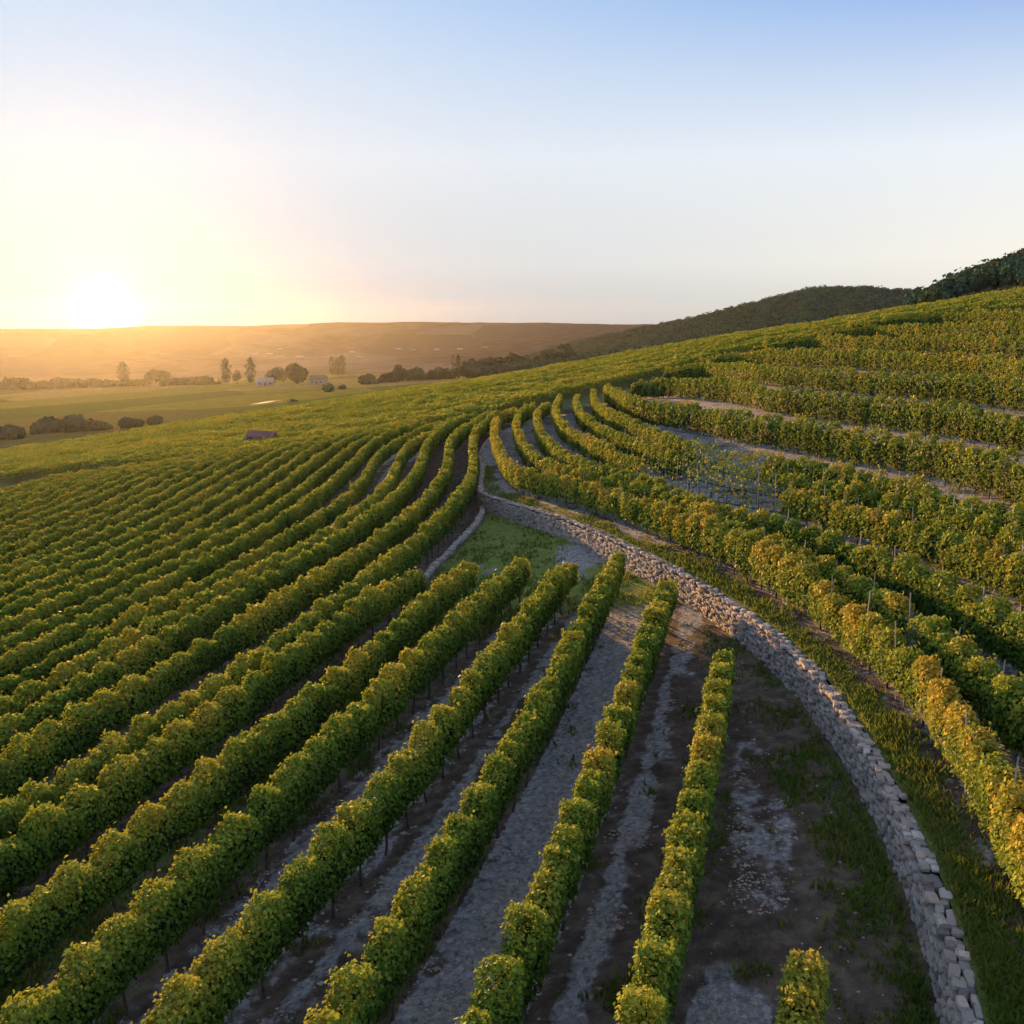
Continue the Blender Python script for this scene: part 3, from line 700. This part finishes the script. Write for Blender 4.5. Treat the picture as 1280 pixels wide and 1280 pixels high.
for i in range(1, NR + 1):
    LAB['R%d' % i] = ('curving vine row on the left slope, ' + ORD[i - 1] + ' left of the pale kerb stones') if i < NR else 'outermost vine row of the left slope, against the far flat vineyard'
def gapB(Q):
    g = hit([1166, 1177], [790, 800], .6); c = g.mean(0)[:2]
    return np.where(np.hypot(Q[:, 0] - c[0], Q[:, 1] - c[1]) < .75, .02, 1.0)
def young(px0, px1, lo):
    def f(Q):
        c = 640 + FPX * Q[:, 0] / Q[:, 1]
        return 1 - (1 - lo) * ss(px0 - 18, px0 + 12, c) * (1 - ss(px1 - 12, px1 + 14, c))
    return f
SPARSE = {'B': gapB, 'D': young(800, 990, .06), 'E': young(850, 990, .14), 'F': young(865, 960, .30)}
def build_row(k):
    Q = ROWS[k]; up = k in UP
    base = (float(Q[0, 0]), float(Q[0, 1]), float(ground(Q[0, 0], Q[0, 1])))
    root = empty('vine_row', base)
    tag(root, LAB[k], 'vine row', 'vine rows on the terrace above the wall' if up else 'vine rows below the wall')
    seed = 31 + 17 * (LOK.index(k) if not up else 60 + ord(k))
    sp = SPARSE.get(k)
    if up:
        ti = {'A': .68, 'B': .47, 'C': .47, 'D': .58, 'E': .46, 'F': .48, 'G': .42, 'H': .40, 'I': .46, 'J': .50, 'K': .50, 'L': .50, 'M': .50}[k]
        ti += .05
        H, hf, bt, lump = (1.46 if k != 'F' else 1.66, .225, .28, .66) if k in 'ABCDEF' else (1.86, .25, .24, .62)
    else:
        ti = .50; H, hf, bt, lump = 1.70, .235, .54, .49
        if k.startswith('R'): ti = .48
        if k.startswith('R') and int(k[1:]) >= 5: H, hf, lump = 1.54, .20, .36
    V, F, tn = hedge(Q, seed, H, hf, bt, ti, lump, sp)
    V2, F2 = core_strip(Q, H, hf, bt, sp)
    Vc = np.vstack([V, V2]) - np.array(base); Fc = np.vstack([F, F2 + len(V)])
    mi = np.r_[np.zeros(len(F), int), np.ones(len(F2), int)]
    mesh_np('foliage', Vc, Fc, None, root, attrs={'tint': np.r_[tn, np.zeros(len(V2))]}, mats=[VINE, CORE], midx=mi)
    if up:
        if k in 'ABCDEFGHI':
            posts_along(root, 'trunk', TRUNKS, Q, 1.0, base, 100, 62, tall=.9)
            posts_along(root, 'stake', [STAKE_ME], Q, 1.0 if k in 'DEF' else 2.0, base, 60, 62, .57, .05, tall=.86)
    elif k[0] == 'E' or k in ('R1', 'R2', 'R3', 'R4'):
        posts_along(root, 'trunk', TRUNKS, Q, 1.0, base, 100, 60)
for k in LOK + list(UP): build_row(k)

# far flat vineyard that reads as one leafy mass up to the crest
bpx = np.array([(0, 592), (150, 577), (330, 562), (500, 533), (600, 512), (640, 504), (700, 488), (757, 477), (830, 459), (900, 440), (1000, 420), (1100, 398), (1290, 380)], float)
bh = hit(bpx[:, 0], bpx[:, 1], 1.2)
b_az = np.arctan2(bh[:, 0], bh[:, 1]); b_r = np.hypot(bh[:, 0], bh[:, 1])
n = 480000
az = RS.uniform(-.60, .60, n); rr = 88 + (172 - 88) * RS.uniform(0, 1, n)**.9
rowp = np.floor(rr / 1.9) * 1.9 + RS.normal(0, .30, n); rr = np.where(RS.uniform(0, 1, n) < .85, rowp, rr)
rm = np.interp(az, b_az, b_r)
crest = np.interp(az, [-.6, -.3, 0, .25, .6], [158, 160, 164, 166, 168])
ok = (rr > rm) & (rr < crest); az = az[ok]; rr = rr[ok]
hx = rr * np.sin(az); hy = rr * np.cos(az)
lum = fbm(hx / 1.6, hy / 1.6, 71, 2); big = fbm(hx / 14, hy / 14, 72, 3)
zz = ground(hx, hy) + (1.0 + .75 * lum) * (1 - .5 * RS.exponential(.35, len(hx)).clip(0, 1))
ok = (big > .30) | (lum > .45)
P = np.stack([hx, hy, zz], -1)[ok]
Nl = np.array([0, 0, .8]) + RS.normal(0, .6, P.shape)
V, F = leaf_cards(P, Nl, RS.uniform(.17, .32, len(P)))
tn = np.clip(.60 + .5 * (lum[ok] - .5) + .5 * (big[ok] - .5) + RS.normal(0, .12, len(P)), 0, 1)
tag(mesh_np('vineyard_canopy', V, F, VINE, attrs={'tint': np.repeat(tn, 4)}), 'yellow green vineyard running as one leafy mass to the crest', kind='stuff')

# ------------------------------------------------------------------ trees
def crown_cloud(kind, w_, h_, n):
    """leaf positions, outward normals for a crown of width w_, height h_ (base at 0)"""
    if kind == 'poplar':
        zf = RS.uniform(0, 1, n); rad = w_ / 2 * np.sin(np.pi * np.clip(zf * .88 + .10, 0, 1))**.7
        th = RS.uniform(0, 2 * np.pi, n); k = RS.uniform(0, 1, n)**.35 * (1 + .25 * np.sin(zf * 23 + th * 2))
        P = np.stack([np.cos(th) * rad * k, np.sin(th) * rad * k, zf * h_], -1); Nn = np.stack([np.cos(th), np.sin(th), .3 + 0 * th], -1)
        return P, Nn
    nl = 10 if kind == 'tree' else 8
    c = RS.normal(size=(nl, 3)); c /= np.linalg.norm(c, axis=1, keepdims=True); c *= RS.uniform(.25, .62, (nl, 1))
    c[:, 2] = np.abs(c[:, 2]) * .9 - .12; rl = RS.uniform(.30, .52, nl)
    i = RS.randint(0, nl, n); d = RS.normal(size=(n, 3)); d /= np.linalg.norm(d, axis=1, keepdims=True)
    P = c[i] + d * rl[i][:, None] * RS.uniform(.55, 1, (n, 1))**.5
    zmin = -.55 if kind == 'tree' else -.35
    P[:, 2] = np.clip(P[:, 2], zmin, 1.2); P[:, 2] = (P[:, 2] - zmin) / (1.12 - zmin)
    P[:, :2] *= 1 / .95
    return P * np.array([w_ / 2, w_ / 2, h_]), d
def make_tree(name, kind, loc, w_, h_, n, label, cat, group, tint, mat=TREE, lsize=None):
    root = empty(name, loc, random.uniform(0, 6))
    tag(root, label, cat, group)
    base = {'tree': .06, 'poplar': .07, 'shrub': .0}[kind] * h_
    P, Nn = crown_cloud(kind, w_, h_ - base, n); P[:, 2] += base
    s = (lsize or (.10 * w_ + .03 * h_)) * RS.uniform(.7, 1.35, n)
    V, F = leaf_cards(P, Nn + RS.normal(0, .45, P.shape) + [0, 0, .25], s)
    tn = np.clip(tint + .25 * RS.normal(0, .5, n) + .2 * (P[:, 2] / h_ - .5), 0, 1)
    mesh_np('crown', V, F, mat, root, attrs={'tint': np.repeat(tn, 4)})
    tr = max(.12, .022 * h_)
    V, F = tube([(0, 0, -.4), (.1 * tr, 0, base + .2 * h_), (.4 * tr, .2 * tr, base + .45 * h_), (0, .6 * tr, h_ * .8)], [tr * 1.3, tr, tr * .65, tr * .2])
    for q in range(5 if kind == 'tree' else 0):
        an = q * 1.26 + random.random(); zb = base + .2 * h_ + .05 * q * h_
        v2, f2 = tube([(0, 0, zb), (math.cos(an) * w_ * .16, math.sin(an) * w_ * .16, zb + .12 * h_), (math.cos(an) * w_ * .32, math.sin(an) * w_ * .32, zb + .2 * h_)], [tr * .6, tr * .4, tr * .15])
        F = np.vstack([F, f2 + len(V)]); V = np.vstack([V, v2])
    mesh_np('trunk', V, F, BARK, root, smooth=True)
    return root
def plant(name, kind, spec, label, cat, group=None, n=420, tint=.35, mat=TREE, D=None):
    px, yb, yt, wp = spec
    p = hit([px], [yb], 0.0, t0=60)[0] if D is None else None
    if D is not None:
        rr_ = ray(px, yb); k = D / math.hypot(rr_[0], rr_[1]); p = rr_ * k; p[2] = float(ground(p[0], p[1]))
    wp = wp * (1.45 if kind == 'poplar' else 1.3); yt = yb - (yb - yt) * 1.1
    dep = p[1] * math.cos(PIT) - p[2] * math.sin(PIT)
    return make_tree(name, kind, tuple(p - np.array([0, 0, .1])), wp * dep / FPX, (yb - yt) * dep / FPX, n, label, cat, group, tint, mat)
G1 = 'trees in the valley by the white house'; G2 = 'trees along the hedge line on the far left'; G3 = 'trees at the foot of the wooded hill'; G4 = 'round bushes on the near left meadow'
for sp_, lb in (((283, 480, 451, 9), 'tall dark poplar, leftmost of the pair beside the white house'), ((314, 480, 450, 9), 'tall dark poplar just left of the white house'),
              ((155, 479, 455, 11), 'lone hazy poplar rising from the hedge line right of the sun')):
    plant('poplar_tree', 'poplar', sp_, lb, 'poplar', G1 if sp_[0] > 200 else G2, 300)
plant('round_tree', 'tree', (297, 480, 460, 13), 'small round tree between the two tall poplars', 'tree', G1, 300)
plant('round_tree', 'tree', (344, 479, 455, 23), 'round dark tree just right of the white house', 'tree', G1)
plant('round_tree', 'tree', (371, 480, 451, 32), 'broad golden dark tree, the widest in the clump right of the white house', 'tree', G1, 520, .5)
plant('round_tree', 'tree', (195, 480, 458, 28), 'broad hazy tree in the hedge line below the sun glow', 'tree', G2, 480)
for sp_, lb in (((415.5, 469, 448, 6), 'leftmost of three dark cypresses standing close together'), ((421.5, 469, 449.5, 5.5), 'middle one of three dark cypresses standing close together'), ((427.5, 469, 446.5, 7), 'tallest and rightmost of three dark cypresses standing close together')):
    plant('cypress_tree', 'poplar', sp_, lb, 'cypress', 'three dark cypresses in the valley', 320, .1)
HL = [(10, 487, 471, 24), (28, 487, 470, 26), (48, 486, 475, 24), (68, 486, 469, 24), (92, 485, 474, 30), (122, 484, 474, 32), (148, 483, 475, 26), (174, 482, 473, 24), (216, 482, 473, 24), (238, 481, 470, 26), (258, 481, 469, 24)]
for i, sp_ in enumerate(HL):
    plant('hedge_tree', 'shrub', (sp_[0], sp_[1], sp_[2] - 2, sp_[3] * 1.25), ORD[i] + ' bushy tree from the left in the hazy hedge line under the sun', 'tree', G2, 320, .25)
BS = [((12, 549, 526, 42), 'dark bush at the left picture edge, on the meadow'), ((61, 541, 515, 44), 'largest round bush on the meadow below the sun'), ((100, 539, 514, 40), 'round bush just right of the largest meadow bush'),
      ((124, 538, 522, 26), 'small bush in the middle of the meadow bushes'), ((163, 535, 517, 28), 'bush right of the meadow middle, second from the right end'), ((193, 531, 516, 17), 'smallest bush at the right end of the meadow bushes')]
for sp_, lb in BS: plant('meadow_bush', 'shrub', sp_, lb, 'bush', G4, 520, .3)
plant('meadow_bush', 'shrub', (409, 490, 475, 17), 'rusty bush right of the broad golden tree in the valley', 'bush', None, 320, .7)
plant('meadow_bush', 'shrub', (428, 487, 478, 10), 'small dark bush below the three cypresses', 'bush', None, 220, .3)
plant('meadow_bush', 'shrub', (365, 503, 496, 12), 'low dark bush beside the pale field track', 'bush', None, 200, .3)
TL = [((462, 475, 463, 20), 'tree'), ((485, 475, 459, 17), 'tree'), ((500, 475, 453, 14), 'tree'), ((520, 475, 456, 22), 'tree'), ((539, 474, 459, 16), 'tree'), ((558, 473, 457, 18), 'tree'), ((592, 472, 446, 28), 'tree'), ((615, 472, 444, 30), 'tree'),
      ((642, 472, 440, 32), 'tree'), ((665, 470, 452, 24), 'tree'), ((685, 470, 435, 27), 'tree'), ((705, 467, 433, 24), 'tree'), ((722, 464, 442, 26), 'tree'), ((738, 460, 440, 22), 'tree'), ((756, 456, 437, 20), 'tree'), ((774, 452, 433, 20), 'tree')]
for i, (sp_, kd) in enumerate(TL):
    plant('dark_tree', 'shrub', (sp_[0], sp_[1] + 1, sp_[2] - 1, sp_[3] * 1.45), ORD[i] + ' dark round tree from the left in the treeline below the wooded hill', 'tree', G3, 420, .12 if i % 3 else .4, D=430 + 14 * i)
plant('poplar_tree', 'poplar', (573, 471, 443, 6), 'slim dark poplar rising above the treeline below the wooded hill', 'poplar', None, 240, .1, D=480)
plant('poplar_tree', 'poplar', (566, 471, 444, 4), 'thin bare looking poplar left of the slim dark poplar in the treeline', 'poplar', None, 70, .5, D=480)
for sp_, lb in (((870, 467, 455, 22), 'dark green shrub in the middle of the yellow vines on the crest'), ((938, 453, 441, 20), 'dark green shrub among vines, the rightmost on the crest'), ((795, 484, 472, 18), 'dark green shrub where the curving terrace rows end')):
    plant('crest_shrub', 'shrub', sp_, lb, 'shrub', None, 500, .55)

# woods on the two hills: one mass of crowns
def woods(name, label, ok_fn, azr, rr_, n, w_, h_, q, tint_fn):
    az = RS.uniform(*azr, n); r_ = np.sqrt(RS.uniform(rr_[0]**2, rr_[1]**2, n)); k = ok_fn(az, r_); az = az[k]; r_ = r_[k]
    x = r_ * np.sin(az); y = r_ * np.cos(az); z = ground(x, y)
    Vs, Fs, ts = [], [], []; c = 0
    protos = []
    for _ in range(8):
        P, Nn = crown_cloud('tree', 1, 1, q); protos.append((P, Nn))
    for i in range(len(x)):
        P, Nn = protos[i % 8]; s = RS.uniform(.65, 1.3); an = RS.uniform(0, 6.28); ca, sa = math.cos(an), math.sin(an)
        M = np.array([[ca, -sa, 0], [sa, ca, 0], [0, 0, 1]])
        Pw = (P @ M.T) * np.array([w_ * s, w_ * s, h_ * s]) + (x[i], y[i], z[i]); Vs.append(Pw); Fs.append(Nn @ M.T); ts.append(np.clip(tint_fn(x[i], y[i]) + RS.normal(0, .16) + RS.normal(0, .08, q), 0, 1))
    P = np.vstack(Vs); Nn = np.vstack(Fs)
    V, F = leaf_cards(P, Nn * 1.3 + RS.normal(0, .3, P.shape), w_ * .15 * RS.uniform(.7, 1.3, len(P)))
    tag(mesh_np(name, V, F, TREE, attrs={'tint': np.repeat(np.concatenate(ts), 4)}), label, kind='stuff')
pz = lambda az: 640 + FPX * np.tan(az)
woods('hill_woods', 'dark wood covering the rounded hill', lambda a, r_: (pz(a) > np.where(r_ < 640, 560 + .35 * (640 - r_), 640)) & (pz(a) < 1260), (-.06, .50), (450, 1120), 7600, 9.5, 9, 80, lambda x, y: .5)
woods('slope_woods', 'green wood on the near slope at the right edge', lambda a, r_: (pz(a) > 1138) & (r_ > 226 + 8 * np.sin(a * 60)), (.38, .60), (222, 430), 2100, 6.5, 6.5, 130, lambda x, y: .6)
woods('dry_scrub', 'reddish dry scrub between the vines and the wood', lambda a, r_: (pz(a) > 1160) & (r_ < 232), (.39, .60), (176, 240), 700, 2.6, 1.7, 40, lambda x, y: .88)

# ------------------------------------------------------------------ buildings
def flat_mat(name, c1, c2, sc):
    m, t, b = new_mat(name); t.links.new(ramp(t, noise(t, sc, 4), [(.3, c1), (.7, c2)]), b.inputs['Base Color']); b.inputs['Roughness'].default_value = .85; return m
PLASTER = flat_mat('pale_plaster', (.28, .25, .22), (.36, .33, .30), 1.2)
TILE = flat_mat('clay_roof', (.20, .10, .075), (.30, .16, .12), 2.0)
SHEET = flat_mat('hut_roof_sheet', (.19, .085, .075), (.27, .125, .105), 1.5)
PLANK = flat_mat('hut_planks', (.10, .07, .05), (.18, .13, .09), 4.0)
GLASS = flat_mat('dark_window', (.03, .03, .035), (.05, .05, .06), 1.0)
def box_vf(x0, x1, y0, y1, z0, z1):
    V = np.array([(x0, y0, z0), (x1, y0, z0), (x1, y1, z0), (x0, y1, z0), (x0, y0, z1), (x1, y0, z1), (x1, y1, z1), (x0, y1, z1)], float)
    return V, np.array([(0, 3, 2, 1), (4, 5, 6, 7), (0, 1, 5, 4), (1, 2, 6, 5), (2, 3, 7, 6), (3, 0, 4, 7)])
def house(name, loc, rz, w_, d_, h_, rise, wall_m, roof_m, label, cat, group=None, detail=True):
    root = empty(name, loc, rz); tag(root, label, cat, group)
    V, F = box_vf(-w_/2, w_/2, -d_/2, d_/2, -.8, h_)
    # gables
    g = np.array([(-w_/2, -d_/2, h_), (-w_/2, d_/2, h_), (-w_/2, 0, h_ + rise), (w_/2, -d_/2, h_), (w_/2, d_/2, h_), (w_/2, 0, h_ + rise)])
    F = np.vstack([F, [(8, 9, 10, 10), (11, 13, 12, 12)]]); V = np.vstack([V, g])
    me = bpy.data.meshes.new('wall'); me.from_pydata(V.tolist(), [], [list(dict.fromkeys(f)) for f in F.tolist()]); me.materials.append(wall_m)
    o = bpy.data.objects.new('wall', me); COL.objects.link(o); o.parent = root
    e = .35; th = .12; sl_ = rise / (d_/2)
    V = []
    for xx in (-w_/2 - e, w_/2 + e):
        for yy_, zz_ in ((-d_/2 - e, h_ - sl_*e), (0, h_ + rise), (d_/2 + e, h_ - sl_*e)): V += [(xx, yy_, zz_ + .02), (xx, yy_, zz_ + th)]
    F = [(0, 2, 8, 6), (1, 7, 9, 3), (2, 4, 10, 8), (3, 9, 11, 5), (0, 6, 7, 1), (4, 5, 11, 10), (0, 1, 3, 2), (2, 3, 5, 4), (6, 8, 9, 7), (8, 10, 11, 9)]
    mesh_np('roof', np.array(V), np.array(F), roof_m, root)
    if detail:
        V, F = box_vf(-.45, .45, -d_/2 - .03, -d_/2 + .05, 0, 1.45); mesh_np('door', V, F, PLANK, root)
        for q in (-.3, .3):
            V, F = box_vf(q*w_ - .4, q*w_ + .4, -d_/2 - .03, -d_/2 + .05, .7, 1.35); mesh_np('window', V, F, GLASS, root)
    return root
hp = hit([329], [562], 0)[0]
house('hut', tuple(hp), math.radians(-28), 2.9, 1.8, .95, .85, PLANK, SHEET, 'small hut with a purple grey gable roof among the vines on the left', 'hut')
wp = hit([331], [482], 0, t0=60)[0]
house('white_house', tuple(wp), math.radians(18), 8, 5, 2.2, 1.6, PLASTER, PLASTER, 'small white house between the poplars and the round trees in the valley', 'house')
wp = hit([398], [480], 0, t0=60)[0]
house('farm_shed', tuple(wp), math.radians(-10), 7, 5, 2.4, 1.6, PLASTER, TILE, 'pinkish farm shed right of the broad golden tree in the valley', 'shed')
town = [(318, 444, 30), (328, 443, 24), (338, 444, 24), (346, 446, 22), (375, 447, 22), (390, 446, 26), (402, 447, 20), (420, 443, 18), (440, 441, 18), (462, 438, 16), (498, 437, 22), (506, 436, 40), (516, 438, 20), (530, 440, 18), (546, 438, 20), (558, 439, 24), (575, 437, 18), (590, 436, 20), (606, 435, 18), (630, 434, 20), (350, 437, 18), (480, 445, 20), (450, 447, 18), (300, 441, 20)]
for i, (px, py, ww) in enumerate(town[::2]):
    p = hit([px], [py], 0, t0=1000, t1=2200)[0]
    ww *= .42
    house('town_building', tuple(p), random.uniform(-.5, .5), ww, ww * .45, ww * .18, ww * .1, PLASTER, PLASTER if i % 3 else TILE, 'tiny pale building far off in the hazy valley town', 'building', 'buildings of the far valley town', False)

# pale field track in the valley
tq = hit(np.array([318, 330, 340, 352]), np.array([506, 504, 502, 501]), 0, t0=60)[:, :2]; tq = resample(tq, 2.0); tt, tn_ = along(tq)
V = np.vstack([np.c_[tq + tn_ * s_ * 1.6, ground(tq[:, 0] + tn_[:, 0]*s_*1.6, tq[:, 1] + tn_[:, 1]*s_*1.6) + .15] for s_ in (-1, 1)]); n = len(tq)
F = np.array([(i, i + 1, n + i + 1, n + i) for i in range(n - 1)])
tag(mesh_np('track', V, F, flat_mat('pale_track', (.30, .24, .18), (.40, .33, .25), .5)), kind='structure')

# ------------------------------------------------------------------ grass and loose stones close by
def blades(x, y, z, ht, tint):
    n = len(x); an = RS.uniform(0, 6.28, n); lean = RS.normal(0, .45, (n, 2)) * ht[:, None]; wd = RS.uniform(.010, .022, n) * (1 + np.hypot(x, y) / 25)
    b0 = np.stack([x - np.cos(an) * wd, y - np.sin(an) * wd, z - .01], -1); b1 = np.stack([x + np.cos(an) * wd, y + np.sin(an) * wd, z - .01], -1)
    tp = np.stack([x + lean[:, 0], y + lean[:, 1], z + ht], -1)
    return np.stack([b0, b1, tp], 1).reshape(-1, 3), np.arange(3 * n).reshape(-1, 3), np.repeat(tint, 3)
def scatter(n, r0, r1, a0, a1, pw=1.0):
    r_ = r0 * (r1 / r0)**(RS.uniform(0, 1, n)**pw); a_ = RS.uniform(a0, a1, n); return r_ * np.sin(a_), r_ * np.cos(a_)
x, y = scatter(420000, 9, 62, -.56, .60)
up = is_up(x, y); dwall = np.abs(x - wall_x(y))
gr = np.zeros(len(x)); _s = shares_lo(x[~up], y[~up]); gr[~up] = _s[1] * (1 - .55 * _s[2]); gr[up] = shares_up(x[up], y[up])[1]
pat = fbm(x / .7, y / .7, 91, 3)
ok = (RS.uniform(0, 1, len(x)) < np.clip((gr + (pat - .5) * 1.3 - .30) * 1.6, 0, 1)) & ~((dwall < np.where(up, .17, .34)) & (y < 80))
x, y, pat, up = x[ok], y[ok], pat[ok], up[ok]
V, F, tn = blades(x, y, ground(x, y) + np.where(up, .05, .0), RS.uniform(.05, .16, len(x)) * (.6 + pat), np.clip(.38 + .7 * (fbm(x / 1.8, y / 1.8, 92) - .5) + RS.normal(0, .2, len(x)), 0, 1))
tag(mesh_np('grass', V, F, GRASSM, attrs={'tint': tn}), 'short grass on the verges and between the rows', kind='stuff')
_oct = np.array([(1, 0, 0), (-1, 0, 0), (0, 1, 0), (0, -1, 0), (0, 0, 1), (0, 0, -1)], float); _of = np.array([(0, 2, 4), (2, 1, 4), (1, 3, 4), (3, 0, 4), (2, 0, 5), (1, 2, 5), (3, 1, 5), (0, 3, 5)])
x, y = scatter(150000, 9.5, 40, -.56, .60)
up = is_up(x, y); dwall = np.abs(x - wall_x(y))
gv = np.zeros(len(x)); gs_ = np.zeros(len(x)); gv[~up], gs_[~up] = shares_lo(x[~up], y[~up])[:2]; gv[up], gs_[up] = shares_up(x[up], y[up])
ok = (RS.uniform(0, 1, len(x)) < np.clip((gv + (fbm(x / .8, y / .8, 95, 3) - .5) * 1.2 - .3 - .4 * gs_) * 1.1, .015, .9)) & (dwall > .34)
x, y, up = x[ok], y[ok], up[ok]; n = len(x)
s_ = RS.lognormal(-3.75, .45, n).clip(.012, .085)
V = _oct[None] * RS.uniform(.6, 1.3, (n, 6, 3)) * s_[:, None, None] * np.array([1.2, 1, .6]) + np.stack([x, y, ground(x, y) + np.where(up, .06, .0)], -1)[:, None]
F = (_of[None] + (np.arange(n) * 6)[:, None, None]).reshape(-1, 3)
tag(mesh_np('gravel', V.reshape(-1, 3), F, STONE, attrs={'tint': np.repeat(RS.beta(2.4, 2, n), 6)}), 'loose pale stones on the lanes', kind='stuff')

# ------------------------------------------------------------------ evening haze over the valley
V, F = box_vf(-2300, 2300, -700, 2300, -140, 64)
m = bpy.data.materials.new('evening_haze'); m.use_nodes = True; t = m.node_tree
t.nodes.remove(t.nodes['Principled BSDF'])
pv = nd(t, 'ShaderNodeVolumePrincipled'); pv.inputs['Color'].default_value = (.97, .95, .93, 1); pv.inputs['Density'].default_value = .000027; pv.inputs['Anisotropy'].default_value = .76
pv.inputs['Density Attribute'].default_value = ''
t.links.new(pv.outputs[0], t.nodes['Material Output'].inputs['Volume'])
tag(mesh_np('haze', V, F, m), kind='stuff')
print('SCENE verts', sum(len(o.data.vertices) for o in S.objects if o.type == 'MESH'), 'objects', len(S.objects))
